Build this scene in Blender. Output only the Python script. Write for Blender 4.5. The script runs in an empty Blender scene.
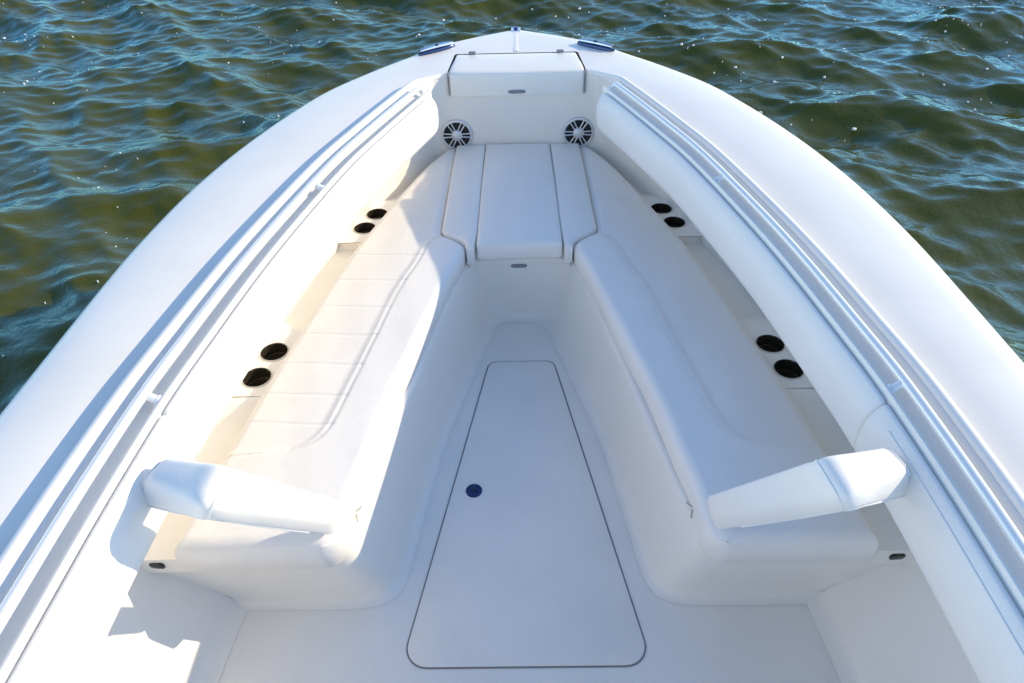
import bpy, bmesh, math, random
import numpy as np
from mathutils import Vector, Matrix
from mathutils.geometry import delaunay_2d_cdt
R = math.radians
random.seed(4); rng = np.random.default_rng(7)
scene = bpy.context.scene
COL = scene.collection

# ------------------------------------------------------------------ materials
def mat(name, col, rough=.4, metal=0., bump=None, coat=0., spec=.5, vary=0., ior=None, vscale=3.):
    m = bpy.data.materials.new(name); m.use_nodes = True
    nt = m.node_tree; b = nt.nodes['Principled BSDF']
    b.inputs['Base Color'].default_value = (*col, 1)
    b.inputs['Roughness'].default_value = rough
    b.inputs['Metallic'].default_value = metal
    b.inputs['Specular IOR Level'].default_value = spec
    b.inputs['Coat Weight'].default_value = coat
    b.inputs['Coat Roughness'].default_value = .08
    if ior: b.inputs['IOR'].default_value = ior
    tc = nt.nodes.new('ShaderNodeTexCoord')
    if vary:
        n = nt.nodes.new('ShaderNodeTexNoise'); n.inputs['Scale'].default_value = vscale; n.inputs['Detail'].default_value = 6
        nt.links.new(tc.outputs['Object'], n.inputs['Vector'])
        r = nt.nodes.new('ShaderNodeValToRGB')
        r.color_ramp.elements[0].position = .3; r.color_ramp.elements[1].position = .7
        r.color_ramp.elements[0].color = (*[c*(1-vary) for c in col], 1)
        r.color_ramp.elements[1].color = (*[min(1, c*(1+vary*.4)) for c in col], 1)
        nt.links.new(n.outputs['Fac'], r.inputs['Fac']); nt.links.new(r.outputs['Color'], b.inputs['Base Color'])
        mr = nt.nodes.new('ShaderNodeMapRange'); mr.inputs['To Min'].default_value = rough*.8; mr.inputs['To Max'].default_value = rough*1.25
        nt.links.new(n.outputs['Fac'], mr.inputs['Value']); nt.links.new(mr.outputs['Result'], b.inputs['Roughness'])
    prev = None
    for kind, sc, st, dist in (bump or []):
        if kind == 'voronoi':
            t = nt.nodes.new('ShaderNodeTexVoronoi'); o = t.outputs['Distance']
        else:
            t = nt.nodes.new('ShaderNodeTexNoise'); t.inputs['Detail'].default_value = 4; o = t.outputs['Fac']
        t.inputs['Scale'].default_value = sc
        nt.links.new(tc.outputs['Object'], t.inputs['Vector'])
        bn = nt.nodes.new('ShaderNodeBump'); bn.inputs['Strength'].default_value = st; bn.inputs['Distance'].default_value = dist
        nt.links.new(o, bn.inputs['Height'])
        if prev: nt.links.new(prev.outputs['Normal'], bn.inputs['Normal'])
        nt.links.new(bn.outputs['Normal'], b.inputs['Normal']); prev = bn
    return m

GEL = mat('white_gelcoat', (.86, .826, .766), .32, coat=.15, vary=.04, bump=[('noise', 9, .06, .004)])
GELSKID = mat('nonskid_gelcoat', (.85, .818, .766), .5, vary=.05, bump=[('voronoi', 420, .25, .0012), ('noise', 7, .05, .004)])
VINYL = mat('white_vinyl', (.86, .832, .79), .42, vary=.03, bump=[('voronoi', 260, .22, .001), ('noise', 16, .25, .006), ('noise', 5, .25, .012)])
SEAM = mat('grey_seam_thread', (.62, .62, .60), .7)  # plain grey thread colour
PIPING = mat('vinyl_piping', (.83, .82, .79), .4)
PAINT = mat('satin_steel_tube', (.90, .89, .87), .22, metal=.3, coat=.5)
STEEL = mat('polished_stainless', (.90, .90, .90), .24, metal=1., vary=.03)
CHROME = mat('chrome', (.72, .75, .80), .07, metal=1.)
SKYTINT = mat('sky_tinted_steel', (.05, .075, .16), .22, metal=1.)  # reflected blue of the sky put into the metal's base colour
BLACK = mat('black_plastic', (.012, .012, .012), .35)
CONE = mat('speaker_cone', (.006, .006, .007), .5)
SILVER = mat('silver_plastic', (.66, .67, .69), .3, metal=.35)
GREY = mat('grey_plastic', (.22, .23, .25), .4)
GASKET = mat('grey_gasket', (.22, .22, .23), .7)
RUBBER = mat('rub_rail_rubber', (.55, .52, .53), .5, vary=.05)
CORD = mat('beige_cord', (.35, .30, .22), .8)
CUPM = mat('cup_holder_black', (.030, .024, .017), .22)
CUPGLOW = mat('brown_reflection_tone', (.085, .062, .038), .35)  # brown reflection inside the cups, put into the colour
FOAM = mat('white_foam', (.85, .86, .84), .6)

# ------------------------------------------------------------------ helpers
def empty(name, loc=(0, 0, 0)):
    o = bpy.data.objects.new(name, None); COL.objects.link(o); o.location = loc; return o
def tag(o, label=None, cat=None, group=None, kind=None):
    for k, v in (('label', label), ('category', cat), ('group', group), ('kind', kind)):
        if v: o[k] = v
    return o
class MB:
    def __init__(s): s.v = []; s.f = []
    def add(s, verts, faces):
        n = len(s.v); s.v += [tuple(map(float, p)) for p in verts]; s.f += [tuple(n+i for i in f) for f in faces]
    def loft(s, rings, closed=False, cap0=False, cap1=False):
        m = len(rings[0]); V = [p for r in rings for p in r]; F = []
        for i in range(len(rings)-1):
            for j in range(m if closed else m-1):
                k = (j+1) % m
                F.append((i*m+j, i*m+k, (i+1)*m+k, (i+1)*m+j))
        if cap0: F.append(tuple(range(m)))
        if cap1: F.append(tuple((len(rings)-1)*m+j for j in range(m)))
        s.add(V, F)
    def tube(s, pts, r, n=10, caps=True):
        P = [Vector(p) for p in pts]; rings = []
        rr = r if hasattr(r, '__len__') else [r]*len(P)
        up = Vector((0, 0, 1))
        for i, p in enumerate(P):
            t = (P[min(i+1, len(P)-1)]-P[max(i-1, 0)]).normalized()
            a = t.cross(up)
            if a.length < 1e-3: a = t.cross(Vector((1, 0, 0)))
            a.normalize(); b = a.cross(t).normalized()
            rings.append([p+rr[i]*(math.cos(2*math.pi*k/n)*a+math.sin(2*math.pi*k/n)*b) for k in range(n)])
        s.loft(rings, True, caps, caps)
    def disc_stack(s, c, ax, prof, n=28, cap0=False, cap1=False):
        # surface of revolution: prof = [(radius, height along ax)]
        ax = Vector(ax).normalized(); a = ax.orthogonal().normalized(); b = ax.cross(a); c = Vector(c)
        s.loft([[c+ax*h+r*(math.cos(2*math.pi*k/n)*a+math.sin(2*math.pi*k/n)*b) for k in range(n)] for r, h in prof], True, cap0, cap1)
    def box(s, c, sx, sy, sz, M=None):
        M = M or Matrix.Identity(3); c = Vector(c)
        V = [c+M@Vector((x*sx/2, y*sy/2, z*sz/2)) for x in (-1, 1) for y in (-1, 1) for z in (-1, 1)]
        s.add(V, [(0, 1, 3, 2), (4, 6, 7, 5), (0, 4, 5, 1), (2, 3, 7, 6), (0, 2, 6, 4), (1, 5, 7, 3)])
    def prism(s, outline, z0, z1, bev=0.):
        # outline list of (x,y); bevelled top
        n = len(outline); P = np.array(outline)
        c = P.mean(0)
        def inset(d):
            if not d: return P
            prv = np.roll(P, 1, 0); nxt = np.roll(P, -1, 0); t = nxt-prv; t /= np.linalg.norm(t, axis=1)[:, None]
            nn = np.stack([-t[:, 1], t[:, 0]], 1)
            if (nn*(c-P)).sum() < 0: nn = -nn
            return P+nn*d
        rings = [[(x, y, z0) for x, y in P], [(x, y, z1-bev) for x, y in P]]
        if bev: rings += [[(x, y, z1-bev*.3) for x, y in inset(bev*.3)], [(x, y, z1) for x, y in inset(bev)]]
        s.loft(rings, True, True, True)
    def build(s, name, m, parent=None, mirror=False, sharp=38, bevel=0):
        V = np.array(s.v)
        if mirror: V[:, 0] *= -1
        me = bpy.data.meshes.new(name)
        me.from_pydata(V.tolist(), [], s.f); me.update()
        bm = bmesh.new(); bm.from_mesh(me)
        bmesh.ops.remove_doubles(bm, verts=bm.verts, dist=1e-5)
        bmesh.ops.recalc_face_normals(bm, faces=bm.faces)
        bm.to_mesh(me); bm.free()
        me.shade_smooth(); me.set_sharp_from_angle(angle=R(sharp))
        me.materials.append(m)
        o = bpy.data.objects.new(name, me); COL.objects.link(o); o.parent = parent
        if bevel:
            md = o.modifiers.new('bevel', 'BEVEL'); md.width = bevel; md.segments = 3; md.limit_method = 'ANGLE'; md.angle_limit = R(40)
        return o

def pchip(t, y, x):
    t = np.asarray(t, float); y = np.asarray(y, float); h = np.diff(t); d = np.diff(y)/h
    m = np.zeros(len(t)); m[0] = d[0]; m[-1] = d[-1]
    for i in range(1, len(t)-1):
        if d[i-1]*d[i] > 0:
            w1 = 2*h[i]+h[i-1]; w2 = h[i]+2*h[i-1]; m[i] = (w1+w2)/(w1/d[i-1]+w2/d[i])
    x = np.asarray(x, float); k = np.clip(np.searchsorted(t, x)-1, 0, len(h)-1)
    s = (x-t[k])/h[k]
    return ((1+2*s)*(1-s)**2*y[k]+s*(1-s)**2*h[k]*m[k]+s*s*(3-2*s)*y[k+1]+s*s*(s-1)*h[k]*m[k+1])
def curve(pts, n, smooth=0):
    P = np.array(pts, float); t = np.r_[0, np.cumsum(np.linalg.norm(np.diff(P, axis=0), axis=1))]
    x = np.linspace(0, t[-1], n)
    Q = np.stack([pchip(t, P[:, i], x) for i in range(P.shape[1])], 1)
    for _ in range(smooth): Q[1:-1] = .25*Q[:-2]+.5*Q[1:-1]+.25*Q[2:]
    return Q
def fn(pts):
    P = sorted(pts); a = [p[0] for p in P]; b = [p[1] for p in P]
    return lambda y: pchip(a, b, y)
def sm(a, b, x):
    u = np.clip((x-a)/(b-a), 0, 1); return u*u*(3-2*u)
def inward(Q):     # unit normals of a plan curve that runs aft to bow on starboard, pointing inboard
    t = np.gradient(Q, axis=0); t /= np.linalg.norm(t, axis=1)[:, None]
    return np.stack([-t[:, 1], t[:, 0]], 1)
ZS = lambda y: .97+.012*y          # sheer height of the deck

boat = tag(empty('motor_boat'), 'white open fishing boat seen over its bow seating, floating on green water', 'boat')

# ------------------------------------------------------------------ master curves, starboard half
PAIR = [((1.53, -1.6), (1.235, -1.6)), ((1.54, 0), (1.235, 0)), ((1.54, .9), (1.226, .9)), ((1.532, 1.4), (1.202, 1.4)), ((1.526, 1.75), (1.16, 1.75)),
        ((1.517, 2.13), (1.105, 2.13)), ((1.475, 2.6), (1.012, 2.6)), ((1.40, 3.0), (.917, 3.0)), ((1.285, 3.4), (.82, 3.3)), ((1.20, 3.63), (.735, 3.55)),
        ((1.09, 3.88), (.64, 3.81)), ((.93, 4.12), (.575, 3.98)), ((.79, 4.305), (.525, 4.09)), ((.70, 4.41), (.45, 4.155)), ((.64, 4.49), (.412, 4.168))]
A = np.array([list(a)+list(b) for a, b in PAIR])
D = curve(A, 260, 6)
E0, L = D[:, :2], D[:, 2:]
TAIL = [((.53, 4.635), (.388, 4.46)), ((.40, 4.73), (.376, 4.474)), ((.25, 4.83), (.25, 4.474)), ((.10, 4.915), (.10, 4.474)), ((.03, 4.955), (.03, 4.474)), ((0, 4.966), (0, 4.474))]
NL = inward(L)

# deck: from the outer edge in to the coaming lip and round the anchor locker
def deck_ring(e, l, q):
    out = []
    for u, dz in ((-.012, -.075), (-.012, -.03), (-.004, -.012), (.02, -.002), (.08, .006), (.25, .014), (.5, .018), (.75, .013), (.92, .003), (1, 0)):
        p = e+(l-e)*u; out.append((q*p[0], p[1], ZS(p[1])+dz*(1 if dz < 0 else 1-.85*sm(3.5, 4.4, p[1]))))
    return out
mb = MB()
rows = [(E0[i], L[i]) for i in range(len(L))]
def refine(a, b, n):
    return [(np.array(a[0])+(np.array(b[0])-np.array(a[0]))*k/n, np.array(a[1])+(np.array(b[1])-np.array(a[1]))*k/n) for k in range(1, n+1)]
last = (E0[-1], L[-1])
for t in TAIL: rows += refine(last, t, 6); last = (np.array(t[0]), np.array(t[1]))
for q in (1, -1): mb.loft([deck_ring(e, l, q) for e, l in rows])
deck = mb.build('deck', GEL, boat, sharp=60)
# raised seam strip from the bow tip to the anchor locker
mb = MB(); mb.loft([[(x, y, ZS(y)+.002+(0.0015 if abs(x) < .016 else 0)) for x in (-.016, -.011, .011, .016)] for y in np.linspace(4.50, 4.86, 8)])
mb.build('deck_seam', GEL, boat)

# hull
ER = [np.array(e) for e, l in rows]
EN = inward(np.array(ER)); 
mb = MB()
for q in (1, -1):
    rg = []
    for e, nn in zip(ER, EN):
        y = e[1]; w = sm(2.0, 4.9, y)
        keel = -1.05+.75*w**2
        ring = [(e[0]+.004, y, ZS(y)-.07)]
        for u, k in ((.25, .12), (.5, .27), (.75, .45)):
            ring.append((max(0, e[0]*(1-k*(.35+.65*w))), y-.25*w*u, ZS(y)-.07-u*1.1))
        ring.append((max(0, e[0]*(1-.62*(.5+.5*w))), y-.4*w, -.62+.2*w)); ring.append((0, y-.5*w, keel))
        rg.append([(q*a, b, c) for a, b, c in ring])
    mb.loft(rg)
hull = mb.build('hull', GEL, boat, sharp=50)
mb = MB()
for q in (1, -1):
    mb.loft([[(q*(e[0]-n[0]*dx), e[1]-n[1]*dx, ZS(e[1])+dz) for dx, dz in ((-.01, -.028), (.012, -.030), (.022, -.045), (.022, -.06), (.012, -.074), (-.01, -.076))] for e, n in zip(ER, EN)], True)
mb.build('rub_rail', RUBBER, hull, sharp=60)

# ------------------------------------------------------------------ coaming, grab rails, bolsters
def at(i, d, h):
    p = L[i]+NL[i]*d; return (p[0], p[1], ZS(L[i][1])+h)
iend = int(np.argmin(abs(L[:, 1]-3.85)))
def lipk(i): return 1-sm(3.86, 4.13, L[i][1])
CO = [(-.004, -.004), (.000, .022), (.006, .040), (.016, .049), (.030, .051), (.040, .045), (.0425, .034), (.048, .034), (.060, .020), (.078, .002), (.092, -.004), (.124, -.004),
      (.134, .002), (.139, .020), (.145, .027), (.153, .027), (.159, .018), (.161, -.02), (.161, -.20)]
for q in (1, -1):
    mb = MB()
    rings = [[at(i, d, h*(lipk(i) if d < .041 else 1)-(1-lipk(i))*.012*(d > .041)) for d, h in CO] for i in range(0, iend+1)]
    mb.loft(rings)
    # closing face of the channel at the bow end
    r = rings[-1]; mb.add(r+[(r[6][0], r[6][1], r[-1][2])], [tuple(range(6, len(r)))+(len(r),)])
    # forward of the channel only the lip, rounding into the bulkhead
    mb.loft([[at(i, d*(.5+.5*lipk(i)), h*lipk(i)-(1-lipk(i))*.2*max(0, d-.02)) for d, h in CO[:6]]+[at(i, .024+.017*(lipk(i)), -.02)] for i in range(iend, len(L))])
    mb.build('coaming', GEL, boat, mirror=q < 0, sharp=50)
    # stainless grab rail over the channel
    ys = [i for i in range(0, iend-1)]
    path = [Vector(at(i, .098, .040)) for i in ys]
    a, b = Vector(at(iend-1, .102, .034)), Vector(at(iend-1, .118, .012))
    rb = MB(); rb.tube(path+[a, b], .0155, 14)
    rail = rb.build('grab_rail', PAINT, boat, mirror=q < 0, sharp=80)
    for yy in (.35, 1.43, 2.72):
        i = int(np.argmin(abs(L[:, 1]-yy)))
        sb = MB(); sb.tube([at(i, .104, .036), at(i, .116, .026), at(i, .132, .012)], [.013, .014, .016], 10)
        sb.disc_stack(at(i, .131, .010), NL[i].tolist()+[-.6], [(.0, -.004), (.022, -.004), (.022, .004), (.012, .006)], 14)
        sb.build('stanchion', PAINT, rail, mirror=q < 0)
# bolsters
BO = [(.1635, -.005), (.166, .009), (.173, .014), (.182, .008), (.196, -.012), (.208, -.034), (.2145, -.056), (.2165, -.085), (.2165, -.125), (.214, -.155), (.208, -.178), (.198, -.192), (.182, -.200), (.1655, -.200)]
isp = int(np.argmin(abs(L[:, 1]-1.385)))
cx, cz = .172, -.095
def bol_ring(i, k, bulge=0):
    o = []
    for d, h in BO:
        dd = .1625+(d-.1625)*(k if d > .164 else 1)+(.004*bulge if d > .19 else 0); hh = cz+(h-cz)*(.35+.65*k)
        o.append(at(i, dd, hh))
    return o
for q in (1, -1):
    for i0, i1 in ((0, isp), (isp, iend)):
        mb = MB(); rg = []
        Lc = np.r_[0, np.cumsum(np.linalg.norm(np.diff(L[i0:i1+1], axis=0), axis=1))]
        tot = Lc[-1]
        # resample fine near the ends
        sv = np.unique(np.r_[np.linspace(0, .07, 12), np.linspace(.07, tot-.11, 90), np.linspace(tot-.11, tot, 16)])
        for s_ in sv:
            f = np.interp(s_, Lc, np.arange(i0, i1+1)); ia = int(f); fr = f-ia; ib = min(ia+1, len(L)-1)
            rr = .10 if i0 == isp else .03
            d1 = min(1, max(0, (tot-s_)/rr)); k1 = math.sqrt(max(0, 1-(1-d1)**2))
            rs = .016
            d0 = min(1, s_/rs); k0 = .84+.16*math.sqrt(max(0, 1-(1-d0)**2))
            if i0 == 0: d1 = min(1, max(0, (tot-s_)/rs)); k = min(k0, .84+.16*math.sqrt(max(0, 1-(1-d1)**2)))
            else: k = min(k0, .25+.75*k1)
            ra, rb_ = bol_ring(ia, k), bol_ring(ib, k)
            rg.append([tuple(np.array(u)*(1-fr)+np.array(w)*fr) for u, w in zip(ra, rb_)])
        mb.loft(rg, True, True, True)
        bo_ = mb.build('coaming_bolster', VINYL, boat, mirror=q < 0, sharp=70)
        if i0 == 0:
            wb = MB(); wb.tube([r[4] for r in rg[10:-12]], .0035, 6); wb.build('piping', PIPING, bo_, mirror=q < 0)

# ------------------------------------------------------------------ cockpit liner
PL = [(1.32, 1.362), (1.0, 1.358), (.70, 1.358), (.585, 1.364), (.525, 1.385), (.503, 1.43), (.47, 1.65), (.405, 2.11), (.30, 2.54), (.215, 2.87), (.187, 2.97), (.15, 3.04), (.09, 3.068), (0, 3.072)]
PU = [(1.32, 1.262), (1.0, 1.258), (.74, 1.260), (.645, 1.268), (.588, 1.305), (.572, 1.40), (.525, 1.65), (.435, 2.18), (.35, 2.64), (.283, 2.93), (.262, 2.99), (.222, 3.03), (.12, 3.037), (0, 3.037)]
BOTH = curve(np.hstack([np.array(PL), np.array(PU)]), 150, 3)
pl, pu = BOTH[:, :2], BOTH[:, 2:]; npl = inward(pl)
# make the normals point into the footwell (away from the seat base)
ZT = .425
mb = MB()
for q in (1, -1):
    rg = []
    for a, b, n in zip(pl, pu, npl):
        nn = n
        ring = []
        for o, z in ((.045, .0015), (.030, .0045), (.017, .012), (.007, .025), (.001, .045)):
            p = a+nn*o; f = z/ZT; p = p+(b-a)*f; ring.append((p[0], p[1], z))
        for f in (.3, .5, .7, .88):
            p = a+(b-a)*f; ring.append((p[0], p[1], ZT*f))
        u = (b-a)/ZT
        for o, z in ((.001, ZT-.02), (-.006, ZT-.006), (-.022, ZT)):
            p = b+nn*o; ring.append((p[0], p[1], z))
        p = b-nn*.09; ring.append((p[0], p[1], ZT))
        rg.append([(q*max(0, x), y, z) for x, y, z in ring])
    mb.loft(rg)
base = mb.build('seat_base', GEL, boat, sharp=60)

# floor
mb = MB(); mb.add([(-1.3, -1.6, 0), (1.3, -1.6, 0), (1.3, 3.3, 0), (-1.3, 3.3, 0)], [(0, 1, 2, 3)])
floor = mb.build('cockpit_floor', GELSKID, boat)

# seat tops, cup shelf, storage trough and hull-side lining
PUX = fn([(1.30, .60), (1.40, .572), (1.65, .525), (2.18, .435), (2.64, .35), (2.93, .283), (2.99, .262)])
XO = fn([(1.24, 1.13), (1.634, 1.085), (1.98, 1.042), (2.33, .985), (2.7, .92), (3.05, .848), (3.49, .715), (3.926, .555), (4.18, .43)])
WPT = [(1.258, 1.325), (1.75, 1.28), (2.15, 1.225), (2.65, 1.13), (3.05, 1.015), (3.35, .915), (3.6, .815), (3.86, .69), (4.02, .60), (4.175, .50)]
W = fn(WPT)
CUPS = ((.803, 3.428), (.848, 3.275), (1.071, 2.242), (1.100, 2.080))
TABS = ((1.97, 2.385), (3.13, 3.56))
def zsh(y): return .435+.045*((1.97 <= y) & (y <= 2.385) | (3.13 <= y) & (y <= 3.56))
yl = np.unique(np.r_[np.linspace(1.258, 4.17, 70), 2.4599, 2.4621, 3.1299, 3.1321])
for q in (1, -1):
    mb = MB()
    for ya, yb_ in ((1.258, 1.97), (2.385, 3.13), (3.56, 4.14)):
        yy = np.linspace(ya, yb_, 24)
        row = lambda y, z: [(q*(XO(y)-.03), y, z), (q*(XO(y)*.4+W(y)*.6), y, z-.004), (q*(max(W(y), XO(y))+.012), y, z)]
        lo = lambda y: .435+.045*max((1-float(sm(0, .16, abs(y-t_))) for t_ in (1.97, 2.385, 3.56) if (t_-y)*(1 if t_ in (1.97,) else -1) >= -1e-6), default=0)
        yy = np.unique(np.r_[yy, np.linspace(max(ya, 1.80), 1.97, 8)]) if ya < 1.9 else (np.unique(np.r_[yy, np.linspace(ya, ya+.17, 8)]))
        mb.loft([row(ya, .36 if ya < 2 else .480)]+[row(y, lo(y)) for y in yy]+[row(yb_, .480 if yb_ < 4 else .435)])
    for ya, yb_ in TABS:
        yy = np.linspace(ya, yb_, 40)
        ol = [(XO(y)-.03, y) for y in yy]+[(max(W(y)+.012, XO(y)+.01), y) for y in yy[::-1]]
        pts = [Vector(p) for p in ol]; ed = [(k, (k+1) % len(ol)) for k in range(len(ol))]
        for cx0, cy0 in CUPS:
            if ya < cy0 < yb_:
                b = len(pts); pts += [Vector((cx0+.0575*math.cos(2*math.pi*k/36), cy0+.0575*math.sin(2*math.pi*k/36))) for k in range(36)]
                ed += [(b+k, b+(k+1) % 36) for k in range(36)]
        vo, _, fo, _, _, _ = delaunay_2d_cdt(pts, ed, [], 1, 1e-6)
        keep = []
        for f in fo:
            c = sum((vo[k] for k in f), Vector((0, 0)))/len(f)
            if XO(c.y)-.031 <= c.x <= max(W(c.y)+.0125, XO(c.y)+.0105) and all((c.x-a)**2+(c.y-b)**2 > .056**2 for a, b in CUPS): keep.append(tuple(f))
        mb.add([(q*v.x, v.y, .480) for v in vo], keep)
        mb.loft([[(q*(XO(y)-.03), y, .480), (q*(XO(y)-.03), y, .40)] for y in yy])
        pass
    mb.loft([[(q*(float(PUX(y))+.03), y, .41), (q*(XO(y)-.03), y, .41)] for y in np.linspace(1.35, 2.98, 24)])
    mb.loft([[(0, y, .41), (q*(XO(y)-.03), y, .41)] for y in np.linspace(3.07, 4.17, 14)])
    mb.build('cup_shelf', GEL, boat)
    # hull-side lining from the shelf up under the side deck, rounding into the bow bulkhead
    mb = MB(); rg = []
    i0 = int(np.argmin(abs(L[:, 1]-1.24)))
    for i in range(i0, len(L)):
        l, n = L[i], NL[i]; f = sm(3.72, 3.86, l[1])
        top = l+n*(-.03*(1-f)+.020*f); zt = ZS(l[1])-.19*(1-f)-.012*f
        g = (i-i0)/(len(L)-1-i0)
        yb = np.interp(l[1], [1.24, 3.81, 4.0, 4.168], [1.258, 3.86, 4.03, 4.172])
        xb = W(min(yb, 4.172))
        if l[1] > 4.10: xb = np.interp(l[0], [.412, .45, .51], [.46, .505, .565]); yb = np.interp(l[0], [.412, .45, .51], [4.150, 4.148, 4.105])
        rg.append([(top[0], top[1], zt), (top[0]*.65+xb*.35, top[1]*.65+yb*.35, zt*.6+.28*.4), (xb, yb, .30)])
        rg[-1][1] = (top[0]*.5+xb*.5+.01, top[1]*.5+yb*.5, (zt+.30)/2)
    rg = [[(q*x, y, z) for x, y, z in r] for r in rg]
    e = rg[-1]
    rg.append([(0, e[0][1], e[0][2]), (0, e[1][1], e[1][2]), (0, e[2][1], e[2][2])])
    mb.loft(rg)
    # roof of the recess, tucked behind the bolster
    mb.loft([[tuple(np.array((q, 1, 1))*np.array(at(i, .161, -.198))), tuple(np.array((q, 1, 1))*np.array(at(i, -.035, -.188)))] for i in range(0, iend+1)])
    # cockpit side aft of the seats
    fl = fn([(-1.6, 1.16), (0, 1.15), (1.03, 1.126), (1.36, 1.10)])
    mb.loft([[(q*(fl(y)-.06), y, .0015), (q*(fl(y)-.02), y, .010), (q*(fl(y)+.008), y, .04), (q*(fl(y)+.18), y, .42), (q*(fl(y)+.19), y, .60), (q*(fl(y)+.16), y, .80)] for y in np.linspace(-1.6, 1.345, 40)])
    mb.build('hull_lining', GEL, boat, sharp=50)
# stern-ward closing face (behind the viewer)
mb = MB(); mb.add([(-1.54, -1.6, ZS(-1.6)), (1.54, -1.6, ZS(-1.6)), (1.35, -1.6, -.6), (-1.35, -1.6, -.6)], [(0, 1, 2, 3)])
mb.build('transom', GEL, boat)

# ------------------------------------------------------------------ floor hatch
def rounded(poly, r, n=7):
    P = [Vector(p) for p in poly]; out = []
    for i, p in enumerate(P):
        a = (P[i-1]-p).normalized(); b = (P[(i+1) % len(P)]-p).normalized()
        ang = a.angle(b); rr = r[i] if hasattr(r, '__len__') else r
        d = rr/math.tan(ang/2); s, e = p+a*d, p+b*d
        c = p+(a+b).normalized()*(rr/math.sin(ang/2))
        a0 = math.atan2(s.y-c.y, s.x-c.x); a1 = math.atan2(e.y-c.y, e.x-c.x); da = (a1-a0+math.pi) % (2*math.pi)-math.pi
        out += [(c.x+rr*math.cos(a0+da*k/n), c.y+rr*math.sin(a0+da*k/n)) for k in range(n+1)]
    return out
def grow(poly, g):
    c = Vector((sum(p[0] for p in poly)/4, sum(p[1] for p in poly)/4)); return [(p[0]+math.copysign(g, p[0]), p[1]+math.copysign(g*.9, p[1]-c.y)) for p in poly]
HP = [(-.436, 1.095), (.436, 1.095), (.166, 2.690), (-.166, 2.690)]
mb = MB(); mb.prism(rounded(HP, [.075, .075, .05, .05]), -.02, .0065, .004); hatch = mb.build('floor_hatch', GELSKID, boat, sharp=30)
mb = MB(); mb.prism(rounded(grow(HP, .0062), [.08, .08, .055, .055]), -.02, .0028); mb.build('gasket', GASKET, hatch)
mb = MB(); mb.disc_stack((-.214, 1.850, .0065), (0, 0, 1), [(.036, 0), (.035, .004), (.029, .0055), (.027, .002), (.014, .001), (.012, .004), (.0, .005)], 32); latch = mb.build('latch', SKYTINT, hatch)
mb = MB(); mb.box((-.214, 1.850, .0115), .012, .004, .003); mb.disc_stack((-.214, 1.850, .0105), (0, 0, 1), [(.009, 0), (.008, .002), (0, .002)], 16); mb.build('keyway', BLACK, latch)

# ------------------------------------------------------------------ anchor locker hatch at the bow
mb = MB()
yf = 4.136
prof = [(yf, .882), (yf, 1.000), (yf+.003, 1.012), (yf+.012, 1.0195), (yf+.03, 1.0225)]+[(y, ZS(y)+.005) for y in (4.25, 4.35, 4.44)]+[(4.456, ZS(4.45)+.001), (4.458, 1.0)]
back = [(4.165, 1.0), (4.165, .882)]
rings = []
for x in np.r_[-1, -.985, np.linspace(-.95, .95, 21), .985, 1]:
    ins = .010 if abs(x) == 1 else (.002 if abs(x) > .98 else 0)
    rings.append([((.4055-.028*sm(4.16, 4.45, y))*x, y+ins*(y < 4.2)-ins*(y > 4.44)+.010*(1-x*x)*(-1 if y < 4.2 else 0), z-ins) for y, z in prof+back])
mb.loft(rings, True, True, True)
ah = mb.build('anchor_hatch', GEL, boat, sharp=45)
for q in (-1, 1):
    mb = MB(); mb.box((q*.276, 4.452, ZS(4.45)+.012), .045, .022, .016); mb.build('hinge', GREY, ah, bevel=.004)
    mb = MB(); mb.box((q*.411, 4.142, .955), 0.004, .012, .14); mb.build('gasket', GASKET, ah)
def pull(name, c, w, h, par, m=GREY):
    # recessed finger pull: oval bezel with a dark pocket
    pb = MB(); n = 24
    el = [(math.copysign(abs(math.cos(a))**.5, math.cos(a)), math.copysign(abs(math.sin(a))**.7, math.sin(a))) for a in [2*math.pi*k/n for k in range(n)]]
    pb.loft([[(c[0]+w/2*s*x, c[1]+dy, c[2]+h/2*s*z) for x, z in el] for s, dy in ((1, .003), (1, -.0015), (.9, -.002), (.8, -.0012))], True, False, True)
    return pb.build(name, m, par)
pull('finger_pull', (0, yf-.0122, .905), .105, .022, ah)
pull('finger_pull', (-.004, 3.036, .375), .085, .022, base)

# ------------------------------------------------------------------ speakers
for q in (1, -1):
    cx_, cy_, cz_ = q*.383, 4.149, .632
    s = MB(); s.disc_stack((cx_, cy_, cz_), (0, -1, 0), [(.100, 0), (.101, .008), (.097, .014), (.088, .016), (.084, .012), (.084, .006)], 48)
    sp = s.build('speaker', SILVER, boat)
    s = MB(); s.disc_stack((cx_, cy_, cz_), (0, -1, 0), [(.0845, .007), (.06, .0035), (.0, .0028)], 40); s.build('cone', CONE, sp)
    s = MB()
    for k in range(6):
        for dd in (-.0115, .0115):
            a = math.pi/2+math.pi/6+k*math.pi/3
            r0 = Vector((math.cos(a), 0, math.sin(a))); tt = Vector((-math.sin(a), 0, math.cos(a)))
            c = Vector((cx_, cy_-.013, cz_))
            s.tube([c+r0*.024+tt*dd*.75, c+r0*.088+tt*dd*1.1], .0042, 6)
    s.build('grille_spokes', SILVER, sp)
    s = MB(); s.disc_stack((cx_, cy_, cz_), (0, -1, 0), [(.034, .006), (.034, .015), (.030, .019), (.021, .023), (.009, .026), (0, .0265)], 28); s.build('dust_cap', SILVER, sp)

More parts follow.
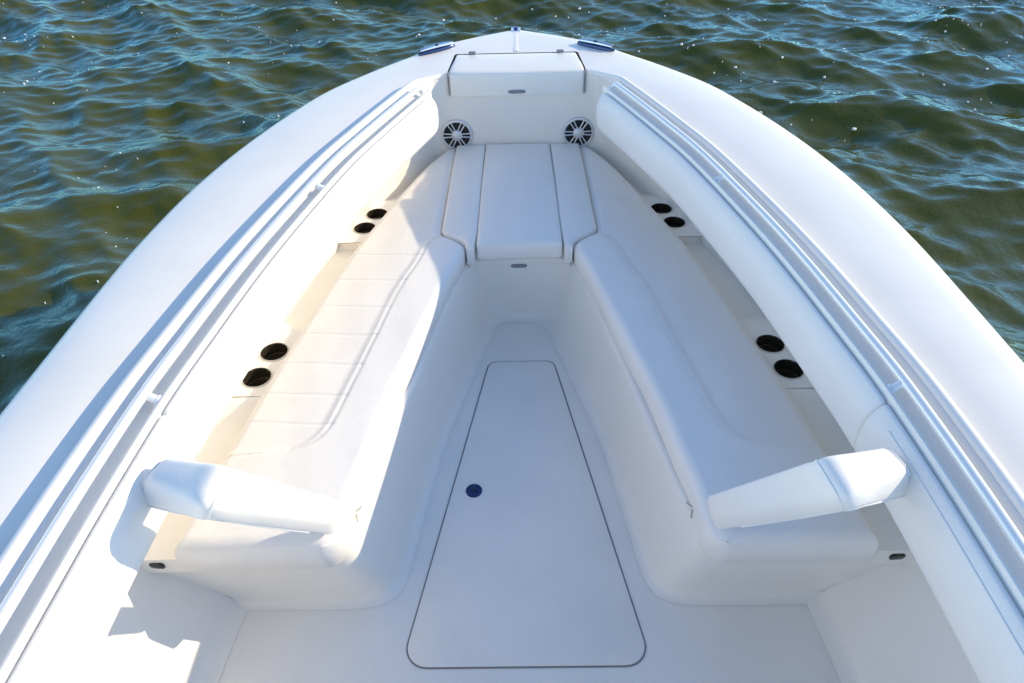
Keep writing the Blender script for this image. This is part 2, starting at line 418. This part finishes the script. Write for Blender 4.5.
# ------------------------------------------------------------------ cup holders
for q in (1, -1):
    for x, y in CUPS:
        z = float(zsh(y))+.0005
        s = MB(); s.disc_stack((q*x, y, z), (0, 0, 1), [(.0625, 0), (.062, .003), (.060, .0045), (.0575, .003), (.0565, -.004)], 36)
        cup = s.build('cup_holder', mat('cup_rim', (.60, .57, .51), .3) if 'cup_rim' not in bpy.data.materials else bpy.data.materials['cup_rim'], boat)
        s = MB(); s.disc_stack((q*x, y, z), (0, 0, 1), [(.0570, .0042), (.0555, -.004), (.053, -.05), (.050, -.085), (.044, -.090), (.0, -.090)], 36)
        s.build('cup_well', CUPM, cup)
        s = MB(); s.disc_stack((q*x, y, z), (0, 0, 1), [(.0525, -.046), (.0475, -.0455), (.0465, -.082), (.030, -.086), (0, -.086)], 32); s.build('reflection_insert', CUPGLOW, cup)  # added liner that stands in for the brown reflection low in the well

# ------------------------------------------------------------------ cleats, bow light
for q in (1, -1):
    a, b = Vector((.395, 4.622, 0)), Vector((.617, 4.447, 0)); m_ = (a+b)/2; ax = (b-a).normalized(); sd = Vector((-ax.y, ax.x, 0))
    zz = ZS(4.53)+.012
    def P(u, w, z): p = m_+ax*u+sd*w; return (q*p.x, p.y, z)
    s = MB(); n = 32
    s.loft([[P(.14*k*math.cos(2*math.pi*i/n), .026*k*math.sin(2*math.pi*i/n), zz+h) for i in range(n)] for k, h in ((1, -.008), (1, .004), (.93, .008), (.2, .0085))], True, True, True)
    cl = s.build('pop_up_cleat', SKYTINT, boat)
    s = MB(); s.tube([P(u, 0, zz+.019-.06*abs(u)**2*4) for u in np.linspace(-.125, .125, 15)], [.006+.010*math.sqrt(max(0, 1-(u/.13)**2)) for u in np.linspace(-.125, .125, 15)], 12)
    s.build('horn', CHROME, cl)
    s = MB(); s.disc_stack(P(0, .0, zz+.028), (0, 0, 1), [(.020, 0), (.016, .006), (0, .007)], 16); s.build('hub', BLACK, cl)
s = MB(); s.box((0, 4.955, ZS(4.95)+.006), .032, .04, .022); bl = s.build('bow_light', mat('navy_lens', (.03, .04, .22), .15), boat, bevel=.007)
s = MB(); s.box((0, 4.945, ZS(4.95)+.002), .065, .08, .010); s.build('light_base', CHROME, bl, bevel=.003)

# ------------------------------------------------------------------ drains and slits
for q in (1, -1):
    s = MB(); s.prism(rounded([(-.025, -.016), (.025, -.016), (.025, .016), (-.025, .016)], .012), -.004, .005, .002)
    o = s.build('drain', BLACK, boat); o.rotation_euler = (R(90+8), 0, R(q*4)); o.location = (q*1.218, 1.258, .400)
    s = MB(); p0 = Vector((.418, 2.30, .30)); p1 = Vector((.442, 2.17, .30))
    s.tube([(q*p0.x, p0.y, .30), (q*p1.x, p1.y, .30)], .0035, 6); s.build('vent_slit', GREY, base)

# ------------------------------------------------------------------ cushions
def cushion(name, y0, y1, xin, xout, ztop, zbot, r, ny, nx, grooves=(), crown=.006, q=1, roll=None, outline=None, lipgap=True, bulge=None):
    ys = np.linspace(y0, y1, ny); u = np.linspace(0, 1, nx); t = .55*u+.45*(.5-.5*np.cos(np.pi*u))
    xi, xo = xin(ys), xout(ys)
    X = xi[:, None]+(xo-xi)[:, None]*t[None]; Y = np.repeat(ys[:, None], nx, 1)
    bnd = np.vstack([np.c_[X[0], Y[0]], np.c_[X[-1], Y[-1]], np.c_[X[:, 0], Y[:, 0]], np.c_[X[:, -1], Y[:, -1]]])
    P = np.c_[X.ravel(), Y.ravel()]
    d = np.empty(len(P))
    for k in range(0, len(P), 4000):
        d[k:k+4000] = np.sqrt(((P[k:k+4000, None]-bnd[None])**2).sum(2).min(1))
    Z = np.full(len(P), ztop, float)
    e = np.clip(d/r, 0, 1); Z -= r-r*np.sqrt(1-(1-e)**2)
    Z += crown*(1-np.exp(-np.maximum(d-.01, 0)/.09))
    if bulge is not None: Z += bulge(P[:, 0], P[:, 1])*np.clip(d/.02, 0, 1)
    for pts, dep, wid in grooves:
        G = np.array(pts); seg = []
        for a, b in zip(G[:-1], G[1:]):
            n = max(2, int(np.linalg.norm(b-a)/.004)); seg.append(a+(b-a)*np.linspace(0, 1, n)[:, None])
        seg = np.vstack(seg); g = np.empty(len(P))
        for k in range(0, len(P), 4000): g[k:k+4000] = np.sqrt(((P[k:k+4000, None]-seg[None])**2).sum(2).min(1))
        Z -= dep*np.exp(-(g/wid)**2)
    Z += .030*sm(3.15, 4.05, P[:, 1])
    # slight hand-sewn unevenness
    Z += .0014*np.sin(P[:, 0]*23+P[:, 1]*11)*np.sin(P[:, 1]*17-P[:, 0]*7)*np.clip(d/.04, 0, 1)
    V = np.c_[P, Z]
    if q < 0: V[:, 0] *= -1
    F = [(i*nx+j, i*nx+j+1, (i+1)*nx+j+1, (i+1)*nx+j) for i in range(ny-1) for j in range(nx-1)]
    loop = [j for j in range(nx)]+[i*nx+nx-1 for i in range(1, ny)]+[(ny-1)*nx+j for j in range(nx-2, -1, -1)]+[i*nx for i in range(ny-2, 0, -1)]
    b0 = len(V); c = P.mean(0); ex1, ex2 = [], []
    zb = zbot if callable(zbot) else (lambda y: zbot)
    for k in loop:
        p = V[k]; ex1.append((p[0], p[1], zb(p[1])+.006)); ex2.append((p[0]+(c[0]*q-p[0])*.012, p[1]+(c[1]-p[1])*.006, zb(p[1])))
    V = np.vstack([V, ex1, ex2]); m = len(loop)
    for k in range(m):
        n = (k+1) % m
        F.append((loop[k], loop[n], b0+n, b0+k)); F.append((b0+k, b0+n, b0+m+n, b0+m+k))
    F.append(tuple(b0+m+k for k in range(m)))
    mb = MB(); mb.v = V.tolist(); mb.f = F
    return mb.build(name, VINYL, None, sharp=70)

# side lounge cushions
GAP = .006
def rc(y, yc, r, side):      # plan rounding: how far an edge pulls in near an end
    d = np.clip((y-yc)*side, 0, r); return r-np.sqrt(np.maximum(0, r*r-(r-d)**2))
xin_f = fn([(1.235, .585), (1.44, .578), (1.60, .552), (1.93, .503), (2.24, .437), (2.36, .412), (2.70, .343), (2.97, .283), (3.00, .281), (3.03, .298), (3.13, .402), (3.16, .4135), (3.5, .4085), (4.185, .393)])
xin_s = lambda y: xin_f(y)+rc(y, 1.235, .085, 1)
xout_s = lambda y: np.maximum(XO(y)-.008, xin_s(y)+.02)
SEAMP = [(.415, 3.10), (.458, 3.03), (.51, 2.83), (.572, 2.60), (.631, 2.233), (.668, 2.02), (.697, 1.85), (.712, 1.765), (.735, 1.70), (.775, 1.66), (.83, 1.635), (.90, 1.62), (1.09, 1.610)]
SEAMC = curve(SEAMP, 160, 4)
def seam_d(x, y):            # signed: > 0 on the inboard roll
    out = np.zeros(len(x)); xs = fn([(p[1], p[0]) for p in SEAMC[::-1][::4]])
    inside = (x > np.interp(y, SEAMC[::-1, 1], SEAMC[::-1, 0])) & (y > 1.61) & (y < 3.1)
    return inside
def sbulge(x, y):
    xs = np.interp(y, SEAMC[::-1, 1], SEAMC[::-1, 0]); dd = np.maximum(0, np.minimum(x-xs, (y-1.612)))
    dd = np.where(y > 3.08, .2, dd)
    return -.011*sm(0, .045, dd)
pleat = [2.92, 2.70, 2.49, 2.29, 2.10, 1.92, 1.765]
for q in (1, -1):
    gr = [(SEAMC, .008 if q < 0 else .0035, .0062)]
    for yy in pleat:
        xs = float(np.interp(yy+.02, SEAMC[::-1, 1], SEAMC[::-1, 0]))
        gr.append(([(xs, yy-.01), (float(XO(yy))-.03, yy+.02)], .0035 if q < 0 else .0012, .005))
    zb = lambda y: .395+.035*float(sm(1.33, 1.46, y))
    c = cushion('seat_cushion', 1.237, 4.14, xin_s, xout_s, .535, zb, .042, 520, 84, gr, .008, q, bulge=sbulge)
    tag(c, 'long white seat cushion', 'seat cushion', 'cushions on the bow seating')
    c['label'] = ('long white seat cushion with cross stitching, partly sunlit, along the left side' if q < 0 else 'long white seat cushion lying wholly in blue shade along the right side')
    # loose tie cord at the corners
    for p in ((.583, 1.43, .445), (.274, 3.00, .435)):
        s = MB(); px, py, pz = p
        for a, b in (((-.012, -.03, -.02), .0022), ((-.022, .018, .004), .0022), ((.004, -.022, .018), .002)):
            s.tube([(q*px, py, pz), (q*(px+a[0]*.6), py+a[1]*.5, pz+a[2]*.3), (q*(px+a[0]), py+a[1], pz+a[2])], b, 6)
        s.disc_stack((q*px, py, pz), (-q, -.2, .2), [(.0, -.006), (.006, -.004), (.007, 0), (.005, .004), (0, .006)], 10)
        s.build('tie_cord', CORD, c)
    # narrow wedge between the side cushion and the centre cushion
    wi = fn([(2.90, .232), (2.96, .232), (2.985, .231), (3.05, .226), (3.14, .221), (3.6, .2155), (4.185, .205)])
    wo = fn([(2.90, .268), (2.965, .270), (3.0, .276), (3.03, .288), (3.13, .397), (3.16, .410), (3.5, .405), (4.185, .3895)])
    c = cushion('seat_cushion', 2.972, 4.140, wi, wo, .540, .43, .018, 240, 34, (), .010, q)
    tag(c, ('narrow white wedge cushion left of the wide middle cushion at the bow' if q < 0 else 'narrow white wedge cushion right of the wide middle cushion at the bow'), 'seat cushion', 'cushions on the bow seating')
ci = fn([(2.90, -.219), (3.0, -.221), (3.3, -.219), (4.2, -.201)])
c = cushion('seat_cushion', 2.985, 4.138, lambda y: ci(y)+rc(y, 2.985, .02, 1), lambda y: -ci(y)-rc(y, 2.985, .02, 1), .545, .452, .020, 190, 70, [([(-.19, 3.014), (.19, 3.014)], .0022, .004)], .010, 1)

tag(c, 'wide white tapered cushion in the middle of the bow seat, between two wedge cushions', 'seat cushion', 'cushions on the bow seating')

# ------------------------------------------------------------------ swing-up backrest wings
def section(c, U, V, k=1., ex=3.8, n=32):
    out = []
    for i in range(n):
        t = 2*math.pi*i/n; x, y = math.cos(t), math.sin(t)
        out.append(c+U*(k*math.copysign(abs(x)**(2/ex), x))+V*(k*math.copysign(abs(y)**(2/ex), y)))
    return out
for q in (1, -1):
    # stations: front-top edge and aft-bottom edge
    ST = []
    for (p0, p1), (r0, r1), n_ in ((((.575, 1.335, .630), (.605, 1.265, .545)), ((.752, 1.124, 1.062), (.802, 1.016, .988)), 4), (((.768, 1.126, 1.066), (.818, 1.022, .988)), ((.964, 1.208, 1.0), (1.048, 1.142, .885)), 4)):
        for k in range(n_):
            f = k/(n_-1); ST.append((Vector(p0).lerp(Vector(r0), f), Vector(p1).lerp(Vector(r1), f)))
    T = np.array([list(a)+list(b) for a, b in ST]); C_ = curve(T, 60, 1)
    mb = MB(); rg = []; N = len(C_)
    cs = [Vector((c[:3]+c[3:])/2) for c in C_]
    for i in range(N):
        dv = Vector(C_[i][3:]-C_[i][:3]); wu = Vector((dv.x*.4, dv.y, dv.z*.1)); hv = wu-dv
        # end rounding and the pinched seam between the two panels
        L0 = (cs[i]-cs[0]).length; L1 = (cs[-1]-cs[i]).length
        k = min(math.sqrt(max(.0, 1-(1-min(1, L0/.03))**2)), math.sqrt(max(0, 1-(1-min(1, L1/.022))**2)))
        k = (.84 if L1 < .05 else .76)+(.16 if L1 < .05 else .24)*k
        sd = (cs[i]-cs[int(N*.625)]).length; k *= 1-.035*math.exp(-(sd/.010)**2)
        rg.append(section(cs[i], wu*.57, hv*.585, k))
    mb.loft(rg, True, True, True)
    br = mb.build('backrest', VINYL, boat, mirror=q < 0, sharp=75)
    # piping along the lower aft edge and across the panel seam
    s = MB(); idx = range(int(N*.16), N-1)
    s.tube([rg[i][28]+(rg[i][28]-cs[i])*.01 for i in idx], .0045, 8)
    s.tube([rg[i][25]+(rg[i][25]-cs[i])*.01 for i in range(int(N*.62), N-1)], .0038, 8)
    sec = rg[int(N*.625)]
    s.tube([sec[j % 32]+(sec[j % 32]-cs[int(N*.625)])*.0 for j in list(range(-3, 17))], .0032, 8)
    s.tube([rg[-1][j % 32] for j in range(33)], .0038, 8, False)
    s.build('piping', PIPING, br, mirror=q < 0)

# ------------------------------------------------------------------ water
def axis(a, b, step, far, g):
    core = list(np.arange(a, b+step*.5, step)); d = step; x = core[-1]
    up = []
    while x < far: d *= g; x += d; up.append(x)
    d = step; x = core[0]; dn = []
    while x > -far: d *= g; x -= d; dn.append(x)
    return np.array(dn[::-1]+core+up)
gx = axis(-11, 11, .046, 2500, 1.07); gy = axis(.5, 16, .046, 2500, 1.07)
X, Y = np.meshgrid(gx, gy)
sx = np.gradient(gx); sy = np.gradient(gy); S = np.maximum(sx[None, :], sy[:, None])
Z = np.zeros_like(X); DX = np.zeros_like(X); DY = np.zeros_like(X)
main = R(-108)
for k in range(90):
    lam = .17*(4.0/.17)**rng.random()
    th = main+rng.normal()*R(34)
    kk = 2*np.pi/lam; ph = rng.random()*2*np.pi
    amp = .0088*lam**.85*(1.12 if lam > .6 else 1.1)
    w = np.clip((lam-2.2*S)/(1.5*S), 0, 1)
    # patchy groups so the pattern does not read as regular waves
    l2 = lam*rng.uniform(4, 8); t2 = rng.random()*6.28; g = .62+.38*np.sin(2*np.pi/l2*(X*np.cos(t2)+Y*np.sin(t2))+rng.random()*6.28)
    arg = kk*(X*np.cos(th)+Y*np.sin(th))+ph+.35*np.sin(2*np.pi/(lam*3.1)*(-X*np.sin(th)+Y*np.cos(th))+ph*2)
    a = amp*w*g
    Z += a*np.cos(arg); DX -= .75*a*np.cos(th)*np.sin(arg); DY -= .75*a*np.sin(th)*np.sin(arg)
WL = -.48
V = np.stack([X+DX, Y+DY, WL+Z], -1).reshape(-1, 3); nx_ = len(gx); ny_ = len(gy)
ii = (np.arange(ny_-1)[:, None]*nx_+np.arange(nx_-1)[None]).ravel()
F = np.stack([ii, ii+1, ii+nx_+1, ii+nx_], 1)
me = bpy.data.meshes.new('water'); me.vertices.add(len(V)); me.vertices.foreach_set('co', V.ravel().astype(np.float32))
me.loops.add(F.size); me.loops.foreach_set('vertex_index', F.ravel().astype(np.int32))
me.polygons.add(len(F)); me.polygons.foreach_set('loop_start', np.arange(0, F.size, 4, dtype=np.int32)); me.polygons.foreach_set('loop_total', np.full(len(F), 4, np.int32))
me.update(calc_edges=True); me.validate(); me.shade_smooth()
WM = mat('sea_water', (.050, .046, .002), .03, ior=1.333, bump=[('noise', 7, .30, .03), ('noise', 20, .24, .012)])
wn = WM.node_tree; pb_ = wn.nodes['Principled BSDF']
# water: olive silt-laden body under a blue-tinted Fresnel reflection
df = wn.nodes.new('ShaderNodeBsdfDiffuse'); gl = wn.nodes.new('ShaderNodeBsdfGlossy'); fr = wn.nodes.new('ShaderNodeFresnel'); mx = wn.nodes.new('ShaderNodeMixShader')
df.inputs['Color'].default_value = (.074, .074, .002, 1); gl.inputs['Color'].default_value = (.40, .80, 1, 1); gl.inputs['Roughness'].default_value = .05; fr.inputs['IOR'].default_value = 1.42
nl_ = pb_.inputs['Normal'].links[0].from_socket
for n_ in (df, gl, fr): wn.links.new(nl_, n_.inputs['Normal'])
wn.links.new(fr.outputs[0], mx.inputs[0]); wn.links.new(df.outputs[0], mx.inputs[1]); wn.links.new(gl.outputs[0], mx.inputs[2])
wn.links.new(mx.outputs[0], wn.nodes['Material Output'].inputs['Surface']); wn.nodes.remove(pb_)
me.materials.append(WM)
water = bpy.data.objects.new('water', me); COL.objects.link(water); tag(water, 'choppy olive green water with blue sky reflections', None, None, 'structure')

# foam flecks drifting on the water
from mathutils.bvhtree import BVHTree
mb = MB()
def zwater(x, y):
    i = int(np.clip(np.searchsorted(gy, y), 1, ny_-1)); j = int(np.clip(np.searchsorted(gx, x), 1, nx_-1))
    return WL+Z[i, j]
def fleck(x, y, r):
    n = 8; z = zwater(x, y); e = rng.uniform(.45, 1); ro = rng.random()*3.14; rad = r*rng.uniform(.65, 1.15, n)
    def pt(k, s, h):
        a = 2*math.pi*k/n; u = rad[k]*s*math.cos(a); v = rad[k]*s*math.sin(a)*e
        return (x+u*math.cos(ro)-v*math.sin(ro), y+u*math.sin(ro)+v*math.cos(ro), z+h)
    mb.loft([[pt(k, 1, -.012) for k in range(n)], [pt(k, 1, .004) for k in range(n)], [pt(k, .6, .003+r*.12) for k in range(n)]], True, False, True)
ncl = 0
while ncl < 200:
    s = 1 if rng.random() < .66 else -1
    y = rng.uniform(1.5, 13); x = s*(rng.uniform(1.7, 9) if y < 5 else rng.uniform(0, 9))
    ex = np.interp(y, [1.5, 2.5, 3.4, 4.1, 4.7, 5.1], [1.75, 1.7, 1.55, 1.3, .9, 0])
    if abs(x) < ex: continue
    ncl += 1
    for _ in range(rng.integers(1, 9)):
        a, b = x+rng.normal()*.28, y+rng.normal()*.28
        if abs(a) < np.interp(b, [1.5, 2.5, 3.4, 4.1, 4.7, 5.1], [1.75, 1.7, 1.55, 1.3, .9, 0]): continue
        fleck(a, b, .0066*math.exp(rng.normal()*.55)*(1.5 if a > 1 and b < 5 else 1)*(1.25 if s > 0 else .95))
foam = mb.build('foam', FOAM, None, sharp=80); tag(foam, 'small white foam bubbles scattered on the green water', 'foam', None, 'stuff')

# ------------------------------------------------------------------ light, sky, camera
EL = R(23); SD = Vector((.963, .262)).normalized()
sun_dir = Vector((SD.x*math.cos(EL), SD.y*math.cos(EL), math.sin(EL)))
sl = bpy.data.lights.new('sun', 'SUN'); sl.energy = 2.5; sl.angle = R(.5); sl.color = (1, .83, .56)
so = bpy.data.objects.new('sun', sl); COL.objects.link(so); so.rotation_euler = sun_dir.to_track_quat('Z', 'Y').to_euler(); so.location = (6, 2, 6)
w = bpy.data.worlds.new('World'); scene.world = w; w.use_nodes = True; nt = w.node_tree
sky = nt.nodes.new('ShaderNodeTexSky'); sky.sky_type = 'NISHITA'; sky.sun_disc = False
sky.sun_elevation = EL; sky.sun_rotation = math.atan2(SD.x, SD.y); sky.air_density = 1.0; sky.dust_density = .1; sky.ozone_density = 3.0
hs = nt.nodes.new('ShaderNodeHueSaturation'); hs.inputs['Saturation'].default_value = .97; nt.links.new(sky.outputs['Color'], hs.inputs['Color'])
bg = nt.nodes['Background']; bg.inputs['Strength'].default_value = .15; nt.links.new(hs.outputs['Color'], bg.inputs['Color'])

p, yw, ro = R(40), .01731, -.02762
Fv = Vector((-math.sin(yw)*math.cos(p), math.cos(yw)*math.cos(p), -math.sin(p))); Rv = Vector((math.cos(yw), math.sin(yw), 0)); Uv = Rv.cross(Fv)
R2 = Rv*math.cos(ro)+Uv*math.sin(ro); U2 = Uv*math.cos(ro)-Rv*math.sin(ro)
cam = bpy.data.cameras.new('camera'); co = bpy.data.objects.new('camera', cam); COL.objects.link(co)
cam.lens = 36*683/1024; cam.sensor_width = 36; cam.clip_end = 6000; cam.clip_start = .05
Mx = Matrix((R2, U2, -Fv)).transposed().to_4x4(); Mx.translation = Vector((.0005, 0, 2.4)); co.matrix_world = Mx
scene.camera = co
vs = scene.view_settings; vs.view_transform = 'Standard'; vs.look = 'None'; vs.exposure = .98; vs.gamma = 1
scene.cycles.max_bounces = 14; scene.cycles.diffuse_bounces = 10
